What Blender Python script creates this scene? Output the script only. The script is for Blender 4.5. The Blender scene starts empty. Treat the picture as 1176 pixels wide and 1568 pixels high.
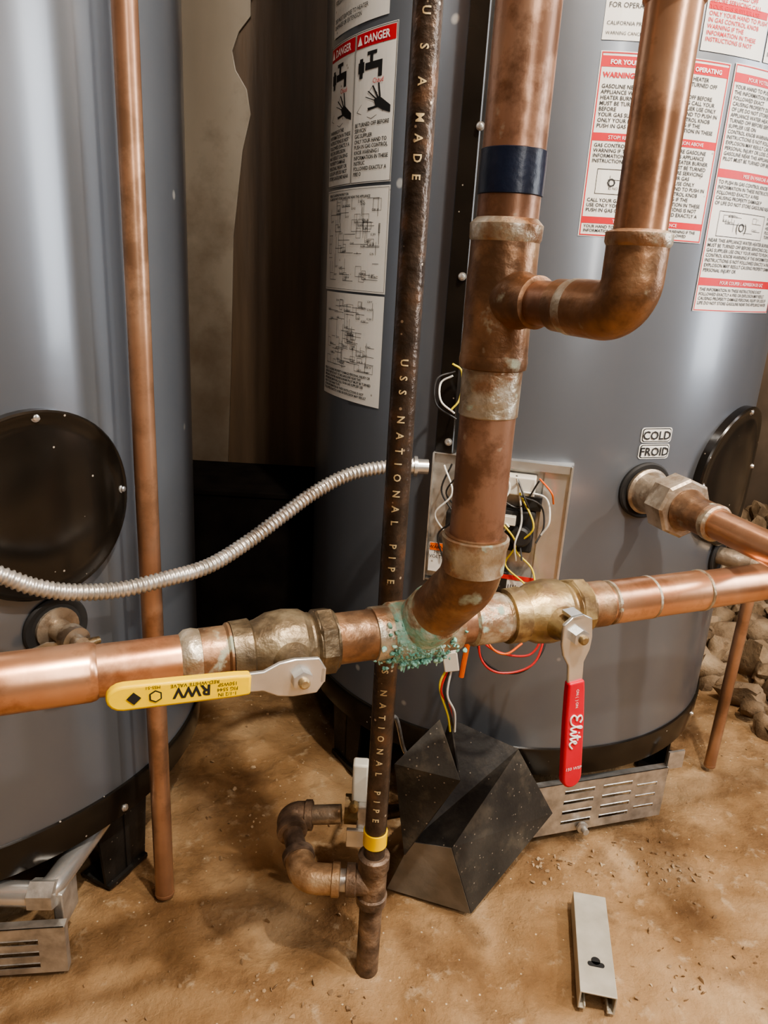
import bpy, math, random, bmesh
from mathutils import Vector, Matrix, noise
random.seed(7)
V=Vector
rad=math.radians
scene=bpy.context.scene
try:
    scene.view_settings.view_transform='AgX'
    scene.view_settings.look='AgX - Medium High Contrast'
except Exception: pass

# ------------------------------------------------------------------ materials
def M(name, cols, metal=0.0, rough=0.5, scale=20.0, bump=0.0, bscale=120.0, coat=0.0, bdist=.004, bdet=5,
      rvar=0.0, detail=6.0, stretch=(1,1,1), patina=None, spec=0.5, speck=None, dist=0.0, blot=None, blot2=None):
    m=bpy.data.materials.new(name); m.use_nodes=True
    nt=m.node_tree; N=nt.nodes; L=nt.links
    b=N['Principled BSDF']
    tc=N.new('ShaderNodeTexCoord'); mp=N.new('ShaderNodeMapping')
    mp.inputs['Scale'].default_value=stretch
    L.new(tc.outputs['Object'],mp.inputs[0])
    n=N.new('ShaderNodeTexNoise'); n.inputs['Scale'].default_value=scale; n.inputs['Detail'].default_value=detail
    n.inputs['Distortion'].default_value=dist
    L.new(mp.outputs[0],n.inputs['Vector'])
    cr=N.new('ShaderNodeValToRGB'); L.new(n.outputs[0],cr.inputs[0])
    if len(cols)==1:
        c=cols[0]; cols=[(0.35,tuple(x*0.85 for x in c)),(0.65,tuple(min(1,x*1.12) for x in c))]
    els=cr.color_ramp.elements
    while len(els)<len(cols): els.new(0.5)
    for e,(p,c) in zip(els,cols):
        e.position=p; e.color=(c[0],c[1],c[2],1)
    col=cr.outputs[0]
    b.inputs['Metallic'].default_value=metal
    b.inputs['Roughness'].default_value=rough
    b.inputs['Specular IOR Level'].default_value=spec
    b.inputs['Coat Weight'].default_value=coat
    b.inputs['Coat Roughness'].default_value=0.12
    for bl in (blot,blot2):
        if not bl: continue
        bc,th,bs,amt=bl
        n3=N.new('ShaderNodeTexNoise'); n3.inputs['Scale'].default_value=bs; n3.inputs['Detail'].default_value=10; n3.inputs['Roughness'].default_value=.65
        L.new(tc.outputs['Object'],n3.inputs['Vector'])
        r4=N.new('ShaderNodeValToRGB'); r4.color_ramp.elements[0].position=th; r4.color_ramp.elements[1].position=th+0.12
        r4.color_ramp.elements[1].color=(amt,amt,amt,1)
        L.new(n3.outputs[0],r4.inputs[0])
        mx=N.new('ShaderNodeMix'); mx.data_type='RGBA'
        L.new(r4.outputs[0],mx.inputs[0]); L.new(col,mx.inputs[6]); mx.inputs[7].default_value=(*bc,1)
        col=mx.outputs[2]
    if patina:
        pc,th,ps=patina
        n2=N.new('ShaderNodeTexNoise'); n2.inputs['Scale'].default_value=ps; n2.inputs['Detail'].default_value=8
        L.new(tc.outputs['Object'],n2.inputs['Vector'])
        r2=N.new('ShaderNodeValToRGB'); r2.color_ramp.elements[0].position=th; r2.color_ramp.elements[1].position=th+0.07
        L.new(n2.outputs[0],r2.inputs[0])
        mx=N.new('ShaderNodeMix'); mx.data_type='RGBA'
        L.new(r2.outputs[0],mx.inputs[0]); L.new(col,mx.inputs[6]); mx.inputs[7].default_value=(*pc,1)
        col=mx.outputs[2]
        mm=N.new('ShaderNodeMapRange'); mm.inputs[3].default_value=metal; mm.inputs[4].default_value=metal*0.2
        L.new(r2.outputs[0],mm.inputs[0]); L.new(mm.outputs[0],b.inputs['Metallic'])
        mr=N.new('ShaderNodeMapRange'); mr.inputs[3].default_value=rough; mr.inputs[4].default_value=0.75
        L.new(r2.outputs[0],mr.inputs[0]); L.new(mr.outputs[0],b.inputs['Roughness'])
    if speck:
        sc,th,ss=speck
        v=N.new('ShaderNodeTexVoronoi'); v.inputs['Scale'].default_value=ss
        L.new(tc.outputs['Object'],v.inputs['Vector'])
        r3=N.new('ShaderNodeValToRGB'); r3.color_ramp.elements[0].position=th; r3.color_ramp.elements[0].color=(1,1,1,1)
        r3.color_ramp.elements[1].position=th+0.03; r3.color_ramp.elements[1].color=(0,0,0,1)
        L.new(v.outputs['Distance'],r3.inputs[0])
        mx=N.new('ShaderNodeMix'); mx.data_type='RGBA'
        L.new(r3.outputs[0],mx.inputs[0]); L.new(col,mx.inputs[6]); mx.inputs[7].default_value=(*sc,1)
        col=mx.outputs[2]
    L.new(col,b.inputs['Base Color'])
    if bump:
        nb=N.new('ShaderNodeTexNoise'); nb.inputs['Scale'].default_value=bscale; nb.inputs['Detail'].default_value=bdet
        if bdet>5: nb.inputs['Roughness'].default_value=.62
        L.new(mp.outputs[0],nb.inputs['Vector'])
        bp=N.new('ShaderNodeBump'); bp.inputs['Strength'].default_value=bump; bp.inputs['Distance'].default_value=bdist
        L.new(nb.outputs[0],bp.inputs['Height']); L.new(bp.outputs[0],b.inputs['Normal'])
    return m

copper=M('copper_aged',[(0.28,(0.22,0.12,0.075)),(0.5,(0.37,0.21,0.14)),(0.72,(0.54,0.35,0.245))],metal=.55,rough=.38,scale=16,bump=.18,bscale=60,patina=((0.46,0.43,0.33),.65,45),blot=((.19,.10,.06),.47,26,.8),stretch=(1,1,.35))
copper_new=M('copper_bright',[(0.3,(0.48,0.235,0.125)),(0.5,(0.64,0.34,0.20)),(0.72,(0.80,0.50,0.33))],metal=.8,rough=.29,scale=9,bump=.05,bscale=50,patina=((0.5,0.36,0.22),.72,60),blot=((.34,.155,.08),.50,14,.7))
copper_side=M('copper_riser_spotted',[(0.3,(0.30,0.155,0.09)),(0.5,(0.45,0.245,0.15)),(0.72,(0.62,0.39,0.26))],metal=.7,rough=.28,scale=12,bump=.08,bscale=50,patina=((0.20,0.38,0.30),.675,24),blot=((.23,.12,.068),.47,20,.8))
copper_dark=M('copper_fitting',[(0.3,(0.20,0.11,0.062)),(0.5,(0.35,0.20,0.115)),(0.7,(0.50,0.36,0.23))],metal=.6,rough=.38,scale=28,bump=.28,bscale=90,patina=((0.38,0.42,0.33),.63,38),blot=((.16,.095,.058),.48,26,.8))
copper_brown=M('copper_tarnished',[(0.3,(0.29,0.16,0.10)),(0.5,(0.41,0.235,0.145)),(0.7,(0.55,0.34,0.22))],metal=.6,rough=.33,scale=10,bump=.05,bscale=60,blot=((.22,.13,.08),.48,18,.7))
solder=M('solder_flux',[(0.3,(0.28,0.20,0.12)),(0.5,(0.50,0.44,0.34)),(0.7,(0.72,0.70,0.62))],metal=.6,rough=.38,scale=45,bump=.5,bscale=110,patina=((0.36,0.46,0.38),.62,50),blot=((.34,.19,.11),.48,32,.9))
smear=M('verdigris_smear',[(0.36,(0.32,0.20,0.12)),(0.46,(0.42,0.44,0.34)),(0.54,(0.30,0.58,0.49)),(0.68,(0.66,0.80,0.72))],metal=.1,rough=.8,scale=50,bump=.8,bscale=140)
brass=M('brass_dull',[(0.3,(0.21,0.15,0.075)),(0.5,(0.40,0.30,0.155)),(0.7,(0.60,0.48,0.28))],metal=.68,rough=.37,scale=30,bump=.22,bscale=120,blot=((.23,.16,.10),.48,40,.8))
brass_dark=M('brass_oxidised',[(0.3,(0.08,0.063,0.045)),(0.5,(0.20,0.155,0.10)),(0.7,(0.40,0.33,0.22))],metal=.6,rough=.40,scale=32,bump=.35,bscale=120,blot=((.10,.075,.05),.50,35,.7))
brass_grey=M('brass_grey',[(0.3,(0.26,0.20,0.145)),(0.5,(0.43,0.36,0.28)),(0.7,(0.60,0.54,0.46))],metal=.65,rough=.40,scale=22,bump=.3,bscale=120,blot=((.22,.155,.10),.50,40,.7))
patina_m=M('verdigris',[(0.3,(0.14,0.42,0.34)),(0.5,(0.34,0.64,0.55)),(0.68,(0.74,0.86,0.79))],rough=1.0,scale=80,bump=.6,bscale=250,spec=.1)
paint=M('heater_grey_enamel',[(0.3,(0.150,0.165,0.188)),(0.7,(0.174,0.190,0.213))],metal=.45,rough=.30,scale=4,bump=.10,bscale=7,coat=.3,speck=((.5,.5,.48),.045,11))
black_gloss=M('black_gloss_enamel',[(0.3,(0.008,0.007,0.006)),(0.7,(0.02,0.016,0.012))],rough=.2,scale=12,bump=.08,bscale=12,speck=((.45,.4,.33),.04,50))
black_matte=M('black_powder_coat',[(0.3,(0.014,0.013,0.012)),(0.7,(0.035,0.031,0.027))],rough=.5,scale=20,bump=.12,bscale=200,speck=((.22,.19,.15),.07,90),blot=((.10,.085,.065),.50,14,.4),spec=.35)
black_dusty=M('dusty_black_sheet',[(0.3,(0.024,0.022,0.019)),(0.7,(0.060,0.053,0.044))],rough=.65,scale=16,bump=.15,bscale=200,speck=((.26,.22,.17),.10,120),blot=((.13,.11,.08),.50,20,.5),spec=.3)
rubber=M('black_rubber',[(0.3,(0.012,0.012,0.012)),(0.7,(0.03,0.03,0.03))],rough=.7)
gap_shade=M('unlit_gap_black',[(0.3,(0.004,0.003,0.003)),(0.7,(0.012,0.009,0.007))],rough=.95,spec=.08)  # near-black that paints in the deep shade between the heaters
dusty_steel=M('dusty_grey_steel',[(0.3,(0.17,0.155,0.13)),(0.7,(0.32,0.29,0.245))],metal=.1,rough=.65,scale=20,bump=.1)
steel=M('galvanised_steel',[(0.3,(0.40,0.39,0.37)),(0.5,(0.56,0.55,0.52)),(0.7,(0.70,0.69,0.66))],metal=.7,rough=.34,scale=60,bump=.1,bscale=200)
conduit_m=M('conduit_aluminium',[(0.3,(0.46,0.44,0.40)),(0.7,(0.76,0.74,0.70))],metal=.75,rough=.33,scale=50)
chrome=M('bright_zinc',[(0.3,(0.62,0.62,0.6)),(0.7,(0.8,0.8,0.78))],metal=.8,rough=.27,scale=40)
beige_steel=M('painted_channel_beige',[(0.3,(0.44,0.41,0.34)),(0.7,(0.60,0.57,0.49))],metal=.2,rough=.5,scale=30,bump=.1)
iron=M('black_iron_pipe',[(0.3,(0.050,0.039,0.032)),(0.55,(0.11,0.082,0.064)),(0.75,(0.21,0.125,0.08))],metal=.55,rough=.28,scale=45,bump=.35,bscale=160,speck=((.6,.5,.38),.08,70))
iron_rust=M('malleable_iron_rusty',[(0.3,(0.07,0.048,0.035)),(0.5,(0.18,0.125,0.088)),(0.7,(0.36,0.26,0.18))],metal=.4,rough=.5,scale=40,bump=.5,bscale=150)
iron_orange=M('bronze_elbow',[(0.3,(0.26,0.16,0.085)),(0.5,(0.44,0.29,0.17)),(0.7,(0.60,0.45,0.29))],metal=.5,rough=.45,scale=40,bump=.4,bscale=150)
yellow=M('yellow_vinyl',[(0.3,(0.94,0.58,0.0)),(0.7,(0.98,0.67,0.0))],rough=.35,scale=20,bump=.05)
red=M('red_vinyl',[(0.3,(0.58,0.010,0.03)),(0.7,(0.72,0.02,0.05))],rough=.35,scale=20,bump=.05)
white_ink=M('white_ink',[(0,(.85,.8,.8)),(1,(.9,.85,.85))],rough=.5)
black_ink=M('black_ink',[(0,(.012,.012,.012)),(1,(.02,.02,.02))],rough=.6)
red_ink=M('red_ink',[(0,(.52,.010,.018)),(1,(.58,.016,.022))],rough=.5)
gold_ink=M('gold_paint_mark',[(0,(.62,.50,.28)),(1,(.76,.63,.38))],rough=.6)
paper=M('label_paper',[(0.3,(0.66,0.65,0.61)),(0.7,(0.76,0.75,0.71))],rough=.45,scale=10,coat=.1,speck=((.35,.33,.28),.05,45))
navy=M('navy_tape',[(0.3,(0.007,0.013,0.034)),(0.7,(0.017,0.028,0.062))],rough=.34,scale=50,bump=.15)
orange=M('orange_wire',[(0,(.75,.12,.02)),(1,(.8,.18,.03))],rough=.4)
wire_y=M('wire_yellow',[(0,(.75,.6,.05)),(1,(.8,.65,.08))],rough=.4)
wire_r=M('wire_red',[(0,(.6,.03,.03)),(1,(.65,.05,.05))],rough=.4)
wire_k=M('wire_black',[(0,(.02,.02,.02)),(1,(.04,.04,.04))],rough=.4)
wire_w=M('wire_white',[(0,(.7,.7,.66)),(1,(.75,.75,.7))],rough=.4)
wire_b=M('wire_blue',[(0,(.05,.1,.35)),(1,(.08,.14,.4))],rough=.4)
plastic_w=M('plastic_offwhite',[(0.3,(.60,.58,.51)),(.7,(.70,.68,.61))],rough=.45)
floor_m=M('dirt_concrete',[(0.28,(0.17,0.093,0.044)),(0.42,(0.28,0.168,0.082)),(0.55,(0.38,0.245,0.13)),(0.72,(0.54,0.385,0.23))],rough=.88,scale=7.0,bump=1.0,bscale=30,bdist=.009,bdet=12,detail=15,spec=.2,dist=.3,speck=((.60,.48,.32),.06,60),blot=((.13,.070,.034),.52,8,.55),blot2=((.56,.44,.29),.58,30,.6))
stone_m=M('rubble_stone',[(0.3,(0.13,0.085,0.048)),(0.5,(0.27,0.19,0.115)),(0.7,(0.42,0.32,0.21))],rough=.9,scale=12,bump=.8,bscale=60,bdist=.008,bdet=8)
chip_m=M('debris_chips',[(0.3,(0.17,0.10,0.05)),(0.5,(0.34,0.23,0.13)),(0.7,(0.55,0.44,0.30))],rough=.85,scale=9)
ply=M('weathered_panel',[(0.3,(0.15,0.125,0.098)),(0.5,(0.22,0.187,0.147)),(0.7,(0.30,0.263,0.213))],rough=.36,scale=3,stretch=(1,1,.4),bump=.2,bscale=20,detail=8,blot=((.10,.069,.044),.50,2.5,.7))
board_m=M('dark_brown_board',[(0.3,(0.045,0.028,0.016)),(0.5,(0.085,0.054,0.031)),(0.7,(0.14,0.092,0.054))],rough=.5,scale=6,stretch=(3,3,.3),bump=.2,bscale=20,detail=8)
wood_dark=M('basement_wall_brown',[(0.3,(0.05,0.033,0.02)),(0.5,(0.10,0.07,0.045)),(0.7,(0.17,0.12,0.08))],rough=.8,scale=4,bump=.4,bscale=20)
joist_m=M('joist_wood',[(0.3,(0.22,0.13,0.07)),(0.7,(0.38,0.25,0.14))],rough=.7,scale=6,stretch=(6,.5,6),bump=.2)

# ------------------------------------------------------------------ helpers
CUR=[None]
def grp(name):
    e=bpy.data.objects.new(name,None); e.empty_display_size=.05
    bpy.context.collection.objects.link(e); CUR[0]=e; return e
def add(name,verts,faces,mat,sharp=35,parent='cur',smooth=True):
    me=bpy.data.meshes.new(name); me.from_pydata([tuple(v) for v in verts],[],faces); me.update()
    me.materials.append(mat)
    if smooth:
        for p in me.polygons: p.use_smooth=True
        try: me.set_sharp_from_angle(angle=rad(sharp))
        except Exception: pass
    o=bpy.data.objects.new(name,me); bpy.context.collection.objects.link(o)
    if parent=='cur': parent=CUR[0]
    if parent is not None: o.parent=parent
    return o
def sweep_geo(pts,radii,seg=32,caps=True):
    pts=[V(p) for p in pts]; n=len(pts)
    if not isinstance(radii,(list,tuple)): radii=[radii]*n
    tans=[]
    for i in range(n):
        j=i+1
        while j<n and (pts[j]-pts[i]).length<1e-7: j+=1
        k=i-1
        while k>=0 and (pts[k]-pts[i]).length<1e-7: k-=1
        a=(pts[j]-pts[i]).normalized() if j<n else None
        b=(pts[i]-pts[k]).normalized() if k>=0 else None
        t=(a+b) if (a and b) else (a or b)
        tans.append(t.normalized())
    t0=tans[0]; ref=V((0,0,1)) if abs(t0.z)<.9 else V((1,0,0))
    u=(ref-t0*ref.dot(t0)).normalized()
    vs=[];fs=[]
    for i in range(n):
        t=tans[i]; u=(u-t*u.dot(t)).normalized(); w=t.cross(u)
        for s in range(seg):
            a=2*math.pi*s/seg
            vs.append(pts[i]+(u*math.cos(a)+w*math.sin(a))*radii[i])
    for i in range(n-1):
        for s in range(seg):
            s2=(s+1)%seg
            fs.append((i*seg+s,i*seg+s2,(i+1)*seg+s2,(i+1)*seg+s))
    if caps:
        fs.append(tuple(range(seg-1,-1,-1))); fs.append(tuple((n-1)*seg+s for s in range(seg)))
    return vs,fs
def tube(name,pts,r,mat,seg=32,caps=True,sharp=35):
    v,f=sweep_geo(pts,r,seg,caps); return add(name,v,f,mat,sharp)
def rev(name,o,ax,prof,mat,seg=40,sharp=32):
    o=V(o);ax=V(ax).normalized()
    return tube(name,[o+ax*t for t,r in prof],[max(r,1e-4) for t,r in prof],mat,seg,True,sharp)
def fillet(pts,r,n=10):
    pts=[V(p) for p in pts]; out=[pts[0]]
    for i in range(1,len(pts)-1):
        p=pts[i];a=(pts[i-1]-p);b=(pts[i+1]-p)
        an=a.normalized();bn=b.normalized()
        ang=an.angle(bn); d=min(r/math.tan(ang/2),a.length*.49,b.length*.49)
        rr=d*math.tan(ang/2)
        c=p+(an+bn).normalized()*(rr/math.sin(ang/2))
        s=p+an*d-c; e=p+bn*d-c; w=s.angle(e)
        for k in range(n+1):
            t=k/n
            q=s*(math.sin((1-t)*w)/math.sin(w))+e*(math.sin(t*w)/math.sin(w))
            out.append(c+q)
    out.append(pts[-1]); return out
def curve_pts(ctrl,n=12):
    c=[V(p) for p in ctrl]; c=[c[0]*2-c[1]]+c+[c[-1]*2-c[-2]]; out=[]
    for i in range(1,len(c)-2):
        for k in range(n):
            t=k/n; a,b,d,e=c[i-1],c[i],c[i+1],c[i+2]
            out.append(.5*((2*b)+(-a+d)*t+(2*a-5*b+4*d-e)*t*t+(-a+3*b-3*d+e)*t**3))
    out.append(c[-2]); return out
def box(name,c,size,mat,ux=(1,0,0),uy=(0,1,0),uz=(0,0,1),bev=.0):
    ux,uy,uz=V(ux).normalized(),V(uy).normalized(),V(uz).normalized(); c=V(c)
    vs=[c+ux*(sx*size[0]/2)+uy*(sy*size[1]/2)+uz*(sz*size[2]/2) for sz in(-1,1) for sy in(-1,1) for sx in(-1,1)]
    fs=[(0,2,3,1),(4,5,7,6),(0,1,5,4),(2,6,7,3),(0,4,6,2),(1,3,7,5)]
    o=add(name,vs,fs,mat,sharp=30)
    if bev:
        m=o.modifiers.new('b','BEVEL'); m.width=bev; m.segments=3; m.limit_method='ANGLE'
    return o
def prism(name,outline,o,ux,uy,un,t0,t1,mat,bev=0):
    o,ux,uy,un=V(o),V(ux),V(uy),V(un); n=len(outline)
    vs=[o+ux*a+uy*b+un*t0 for a,b in outline]+[o+ux*a+uy*b+un*t1 for a,b in outline]
    fs=[tuple(range(n-1,-1,-1)),tuple(range(n,2*n))]+[(i,(i+1)%n,n+(i+1)%n,n+i) for i in range(n)]
    ob=add(name,vs,fs,mat,sharp=40)
    if bev:
        m=ob.modifiers.new('b','BEVEL'); m.width=bev; m.segments=3; m.limit_method='ANGLE'; m.angle_limit=rad(50)
    return ob
def rr(x0,x1,y0,y1,r,n=6):
    out=[]
    for cx,cy,a0 in((x1-r,y1-r,0),(x0+r,y1-r,90),(x0+r,y0+r,180),(x1-r,y0+r,270)):
        for k in range(n+1):
            a=rad(a0+90*k/n); out.append((cx+r*math.cos(a),cy+r*math.sin(a)))
    return out
def text_geo(body,size,align='LEFT',cs=1.0,ls=1.0,bold=0.0,sub=0):
    cu=bpy.data.curves.new('tmp','FONT'); cu.body=body; cu.size=size; cu.align_x=align
    cu.space_character=cs; cu.space_line=ls; cu.resolution_u=2; cu.offset=bold
    ob=bpy.data.objects.new('tmp',cu); bpy.context.collection.objects.link(ob)
    bpy.context.view_layer.update()
    me=bpy.data.meshes.new_from_object(ob.evaluated_get(bpy.context.evaluated_depsgraph_get()))
    if sub:
        bm=bmesh.new(); bm.from_mesh(me); bmesh.ops.triangulate(bm,faces=bm.faces)
        bmesh.ops.subdivide_edges(bm,edges=bm.edges,cuts=sub,use_grid_fill=True); bm.to_mesh(me); bm.free()
    vs=[tuple(v.co) for v in me.vertices]; fs=[tuple(p.vertices) for p in me.polygons]
    bpy.data.objects.remove(ob); bpy.data.curves.remove(cu); bpy.data.meshes.remove(me)
    return vs,fs
class Acc:
    def __init__(s): s.v=[];s.f=[]
    def put(s,v,f):
        k=len(s.v); s.v+=list(v); s.f+=[tuple(i+k for i in q) for q in f]
    def make(s,name,mat,**kw):
        if s.v: return add(name,s.v,s.f,mat,**kw)
def flat_text(name,body,size,o,ux,uy,mat,align='CENTER',cs=1,bold=0,shear=0):
    v,f=text_geo(body,size,align,cs,1,bold); o,ux,uy=V(o),V(ux),V(uy)
    return add(name,[o+ux*(a[0]+shear*a[1])+uy*a[1] for a in v],f,mat,smooth=False)
def cyl(c,R,th,z):
    a=rad(th); return V((c[0]+R*math.sin(a),c[1]-R*math.cos(a),z))
WORDS="WARNING IF THE INFORMATION IN THESE INSTRUCTIONS IS NOT FOLLOWED EXACTLY A FIRE OR EXPLOSION MAY RESULT CAUSING PROPERTY DAMAGE PERSONAL INJURY OR LOSS OF LIFE DO NOT STORE GASOLINE NEAR THIS APPLIANCE WATER HEATER BURNER PILOT MUST BE TURNED OFF BEFORE SERVICING CALL YOUR GAS SUPPLIER USE ONLY YOUR HAND TO PUSH IN GAS CONTROL KNOB".split()
def para(w,h,size,lines_gap=1.0):
    cpl=max(4,int(w/(size*.58))); nl=max(1,int(h/(size*lines_gap))); k=random.randrange(len(WORDS)); out=[]
    for i in range(nl):
        l=''
        while True:
            wd=WORDS[k%len(WORDS)]
            if len(l)+len(wd)+1>cpl: break
            l+=(' ' if l else '')+wd; k+=1
        if not l: l=WORDS[k%len(WORDS)][:cpl]; k+=1
        if random.random()<.12: l=l[:int(len(l)*random.uniform(.3,.8))]
        out.append(l)
    return '\n'.join(out),nl
class CylLabel:
    """printed sticker wrapped on a tank"""
    def __init__(s,c,R): s.c=c;s.R=R;s.a={}
    def acc(s,m): return s.a.setdefault(m.name,(m,Acc()))[1]
    def patch(s,th0,th1,z0,z1,m,off=.0008,n=None):
        n=n or max(1,int(abs(th1-th0)/1.5)+1); v=[];f=[]
        for i in range(n+1):
            th=th0+(th1-th0)*i/n
            v+=[cyl(s.c,s.R+off,th,z0),cyl(s.c,s.R+off,th,z1)]
        for i in range(n): f.append((2*i,2*i+2,2*i+3,2*i+1))
        s.acc(m).put(v,f)
    def poly(s,pts,m,off=.0013):
        s.acc(m).put([cyl(s.c,s.R+off,a,z) for a,z in pts],[tuple(range(len(pts)))])
    def rounded(s,th0,th1,z0,z1,r,m,off):
        k=math.degrees(1/s.R); w=(th1-th0)/k
        s.poly([(th0+a*k,z0+b) for a,b in rr(0,w,0,z1-z0,r,5)],m,off)
    def text(s,body,size,th,z,m,align='LEFT',off=.0013,bold=0,ls=1.0,cs=1):
        v,f=text_geo(body,size,align,cs,ls,bold)
        s.acc(m).put([cyl(s.c,s.R+off,th+math.degrees(a[0]/s.R),z+a[1]) for a in v],f)
    def para(s,th0,th1,z1,z0,size,m):
        w=rad(th1-th0)*s.R; t,n=para(w,z1-z0,size); s.text(t,size,th0,z1-size*.8,m,ls=1.0,bold=.00008)
    def frame(s,th0,th1,z0,z1,m,t=.0007):
        dt=math.degrees(t/s.R)
        for a in((th0,th0+dt,z0,z1),(th1-dt,th1,z0,z1),(th0,th1,z0,z0+t),(th0,th1,z1-t,z1)): s.patch(*a,m,off=.0012)
    def schematic(s,th0,th1,z0,z1,n=26):
        t=.0005; dt=math.degrees(t/s.R)
        for i in range(n):
            a=random.uniform(th0,th1);b=random.uniform(z0,z1)
            if random.random()<.5:
                l=random.uniform(2,7); s.patch(a,min(th1,a+l),b,b+t,black_ink,off=.0012)
            else:
                l=random.uniform(.008,.035); s.patch(a,a+dt,b,min(z1,b+l),black_ink,off=.0012)
            if i%3==0:
                aw=random.uniform(1.2,3); s.frame(a,min(th1,a+aw),b,min(z1,b+random.uniform(.006,.015)),black_ink,t=.0004)
            if i%2==0: s.text('G '+random.choice(['ABC','24V','IN','NO','BK W','R Y']),.004,min(a,th1-3),b,black_ink)
    def done(s,name):
        for k,(m,a) in s.a.items(): a.make(name+'_'+k,m,smooth=False)

# ------------------------------------------------------------------ room
def slab(name,x0,x1,y0,y1,z0,z1,mat):
    CUR[0]=None
    return box(name,((x0+x1)/2,(y0+y1)/2,(z0+z1)/2),(x1-x0,y1-y0,z1-z0),mat)
X0,X1,Y0,Y1,ZC=-1.9,2.0,-1.8,2.45,2.35
nx,ny=340,360; vs=[];fs=[]
def hgt(x,y):
    p=V((x*3,y*3,0)); h=noise.noise(p)*.007+noise.noise(V((x*14,y*14,3)))*.0044+noise.noise(V((x*45,y*45,7)))*.0030
    c=noise.noise(V((x*9+4,y*9,1)))
    if c>.25: h-=min(.005,(c-.25)*.05)
    return h-.004
for j in range(ny+1):
    for i in range(nx+1):
        x=X0+(X1-X0)*i/nx; y=Y0+(Y1-Y0)*j/ny; vs.append((x,y,hgt(x,y)))
for j in range(ny):
    for i in range(nx):
        a=j*(nx+1)+i; fs.append((a,a+1,a+nx+2,a+nx+1))
CUR[0]=None
add('floor',vs,fs,floor_m,sharp=180)
slab('wall_back',X0,X1,Y1,Y1+.1,-.02,ZC,wood_dark)
slab('wall_left',X0-.1,X0,Y0,Y1,-.02,ZC,wood_dark)
slab('wall_right',X1,X1+.1,Y0,Y1,-.02,ZC,wood_dark)
slab('wall_front',X0,X1,Y0-.1,Y0,-.02,ZC,wood_dark)
slab('ceiling',X0,X1,Y0,Y1,ZC,ZC+.1,joist_m)
grp('ceiling_joists')
for i in range(9): box('joist_%d'%i,(X0+.25+i*.43,(Y0+Y1)/2,ZC-.07),(.04,Y1-Y0,.14),joist_m)
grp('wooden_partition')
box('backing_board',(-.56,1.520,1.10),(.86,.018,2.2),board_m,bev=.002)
outl=[(-.98,.35),(-.335,.35),(-.325,.60),(-.318,.85),(-.300,1.00),(-.285,1.06),(-.292,1.10),(-.312,1.13),(-.318,1.16),(-.306,1.19),(-.285,1.215),(-.285,2.15),(-.98,2.15)]
prism('peeling_sheet',outl,(0,1.508,0),(1,0,0),(0,0,1),(0,-1,0),0,.006,ply,bev=.001)
box('cross_seam',(-.62,1.501,1.245),(.68,.003,.004),wood_dark)
grp('gap_shade_block')  # added block, its black stands in for the unlit gap between heaters
box('shade_block_body',(-.295,1.385,.200),(.31,.20,.40),gap_shade,bev=.006)
box('shade_block_top',(-.295,1.385,.402),(.316,.206,.012),gap_shade,bev=.003)
box('shade_block_strip',(-.295,1.283,.08),(.30,.006,.02),gap_shade,bev=.001)

# ------------------------------------------------------------------ rubble and debris
def rock(acc,c,r,sub=2,flat=.7):
    bm=bmesh.new(); bmesh.ops.create_icosphere(bm,subdivisions=sub,radius=1)
    off=V((random.random()*50,)*3); rot=Matrix.Rotation(random.random()*6,3,V((random.random(),random.random(),random.random()+.1)).normalized())
    s=V((random.uniform(.8,1.3),random.uniform(.8,1.3),flat*random.uniform(.7,1.1)))
    vs=[]
    for v in bm.verts:
        q=v.co*(1+.55*noise.noise(v.co*1.3+off)+.15*noise.noise(v.co*4+off)); q=V((q.x*s.x,q.y*s.y,q.z*s.z)); q=rot@q
        vs.append(V(c)+q*r)
    acc.put(vs,[tuple(v.index for v in f.verts) for f in bm.faces]); bm.free()
A=Acc()
for i in range(640):
    x=random.uniform(.70,1.88); y=random.uniform(1.20,2.33)
    if (x-.70)+(y-1.20)*.25<.05: continue
    z=max(0,(x-.82))*.30+random.uniform(0,.03); rock(A,(x,y,z),random.uniform(.016,.046)*(1+.4*max(0,x-1)))
CUR[0]=None
A.make('rubble_pile',stone_m,sharp=50)
A=Acc()
for i in range(900):
    x=random.uniform(-.6,1.0); y=random.uniform(.45,1.7); r=random.choice([.0008,.0010,.0012,.0016,.002,.0035])*random.uniform(.7,1.2)
    rock(A,(x,y,hgt(x,y)+r*.2),r,1,.5)
for cx_,cy_,sd,n in ((.42,.87,.05,60),(.27,.86,.03,35),(-.05,.62,.06,40),(.40,.70,.05,35),(-.2,.9,.08,30)):
    for i in range(n):
        x=random.gauss(cx_,sd); y=random.gauss(cy_,sd*.6); r=random.uniform(.0012,.0042)
        rock(A,(x,y,hgt(x,y)+r*.2),r,1,.4)
A.make('floor_debris',chip_m,sharp=40)

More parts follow.
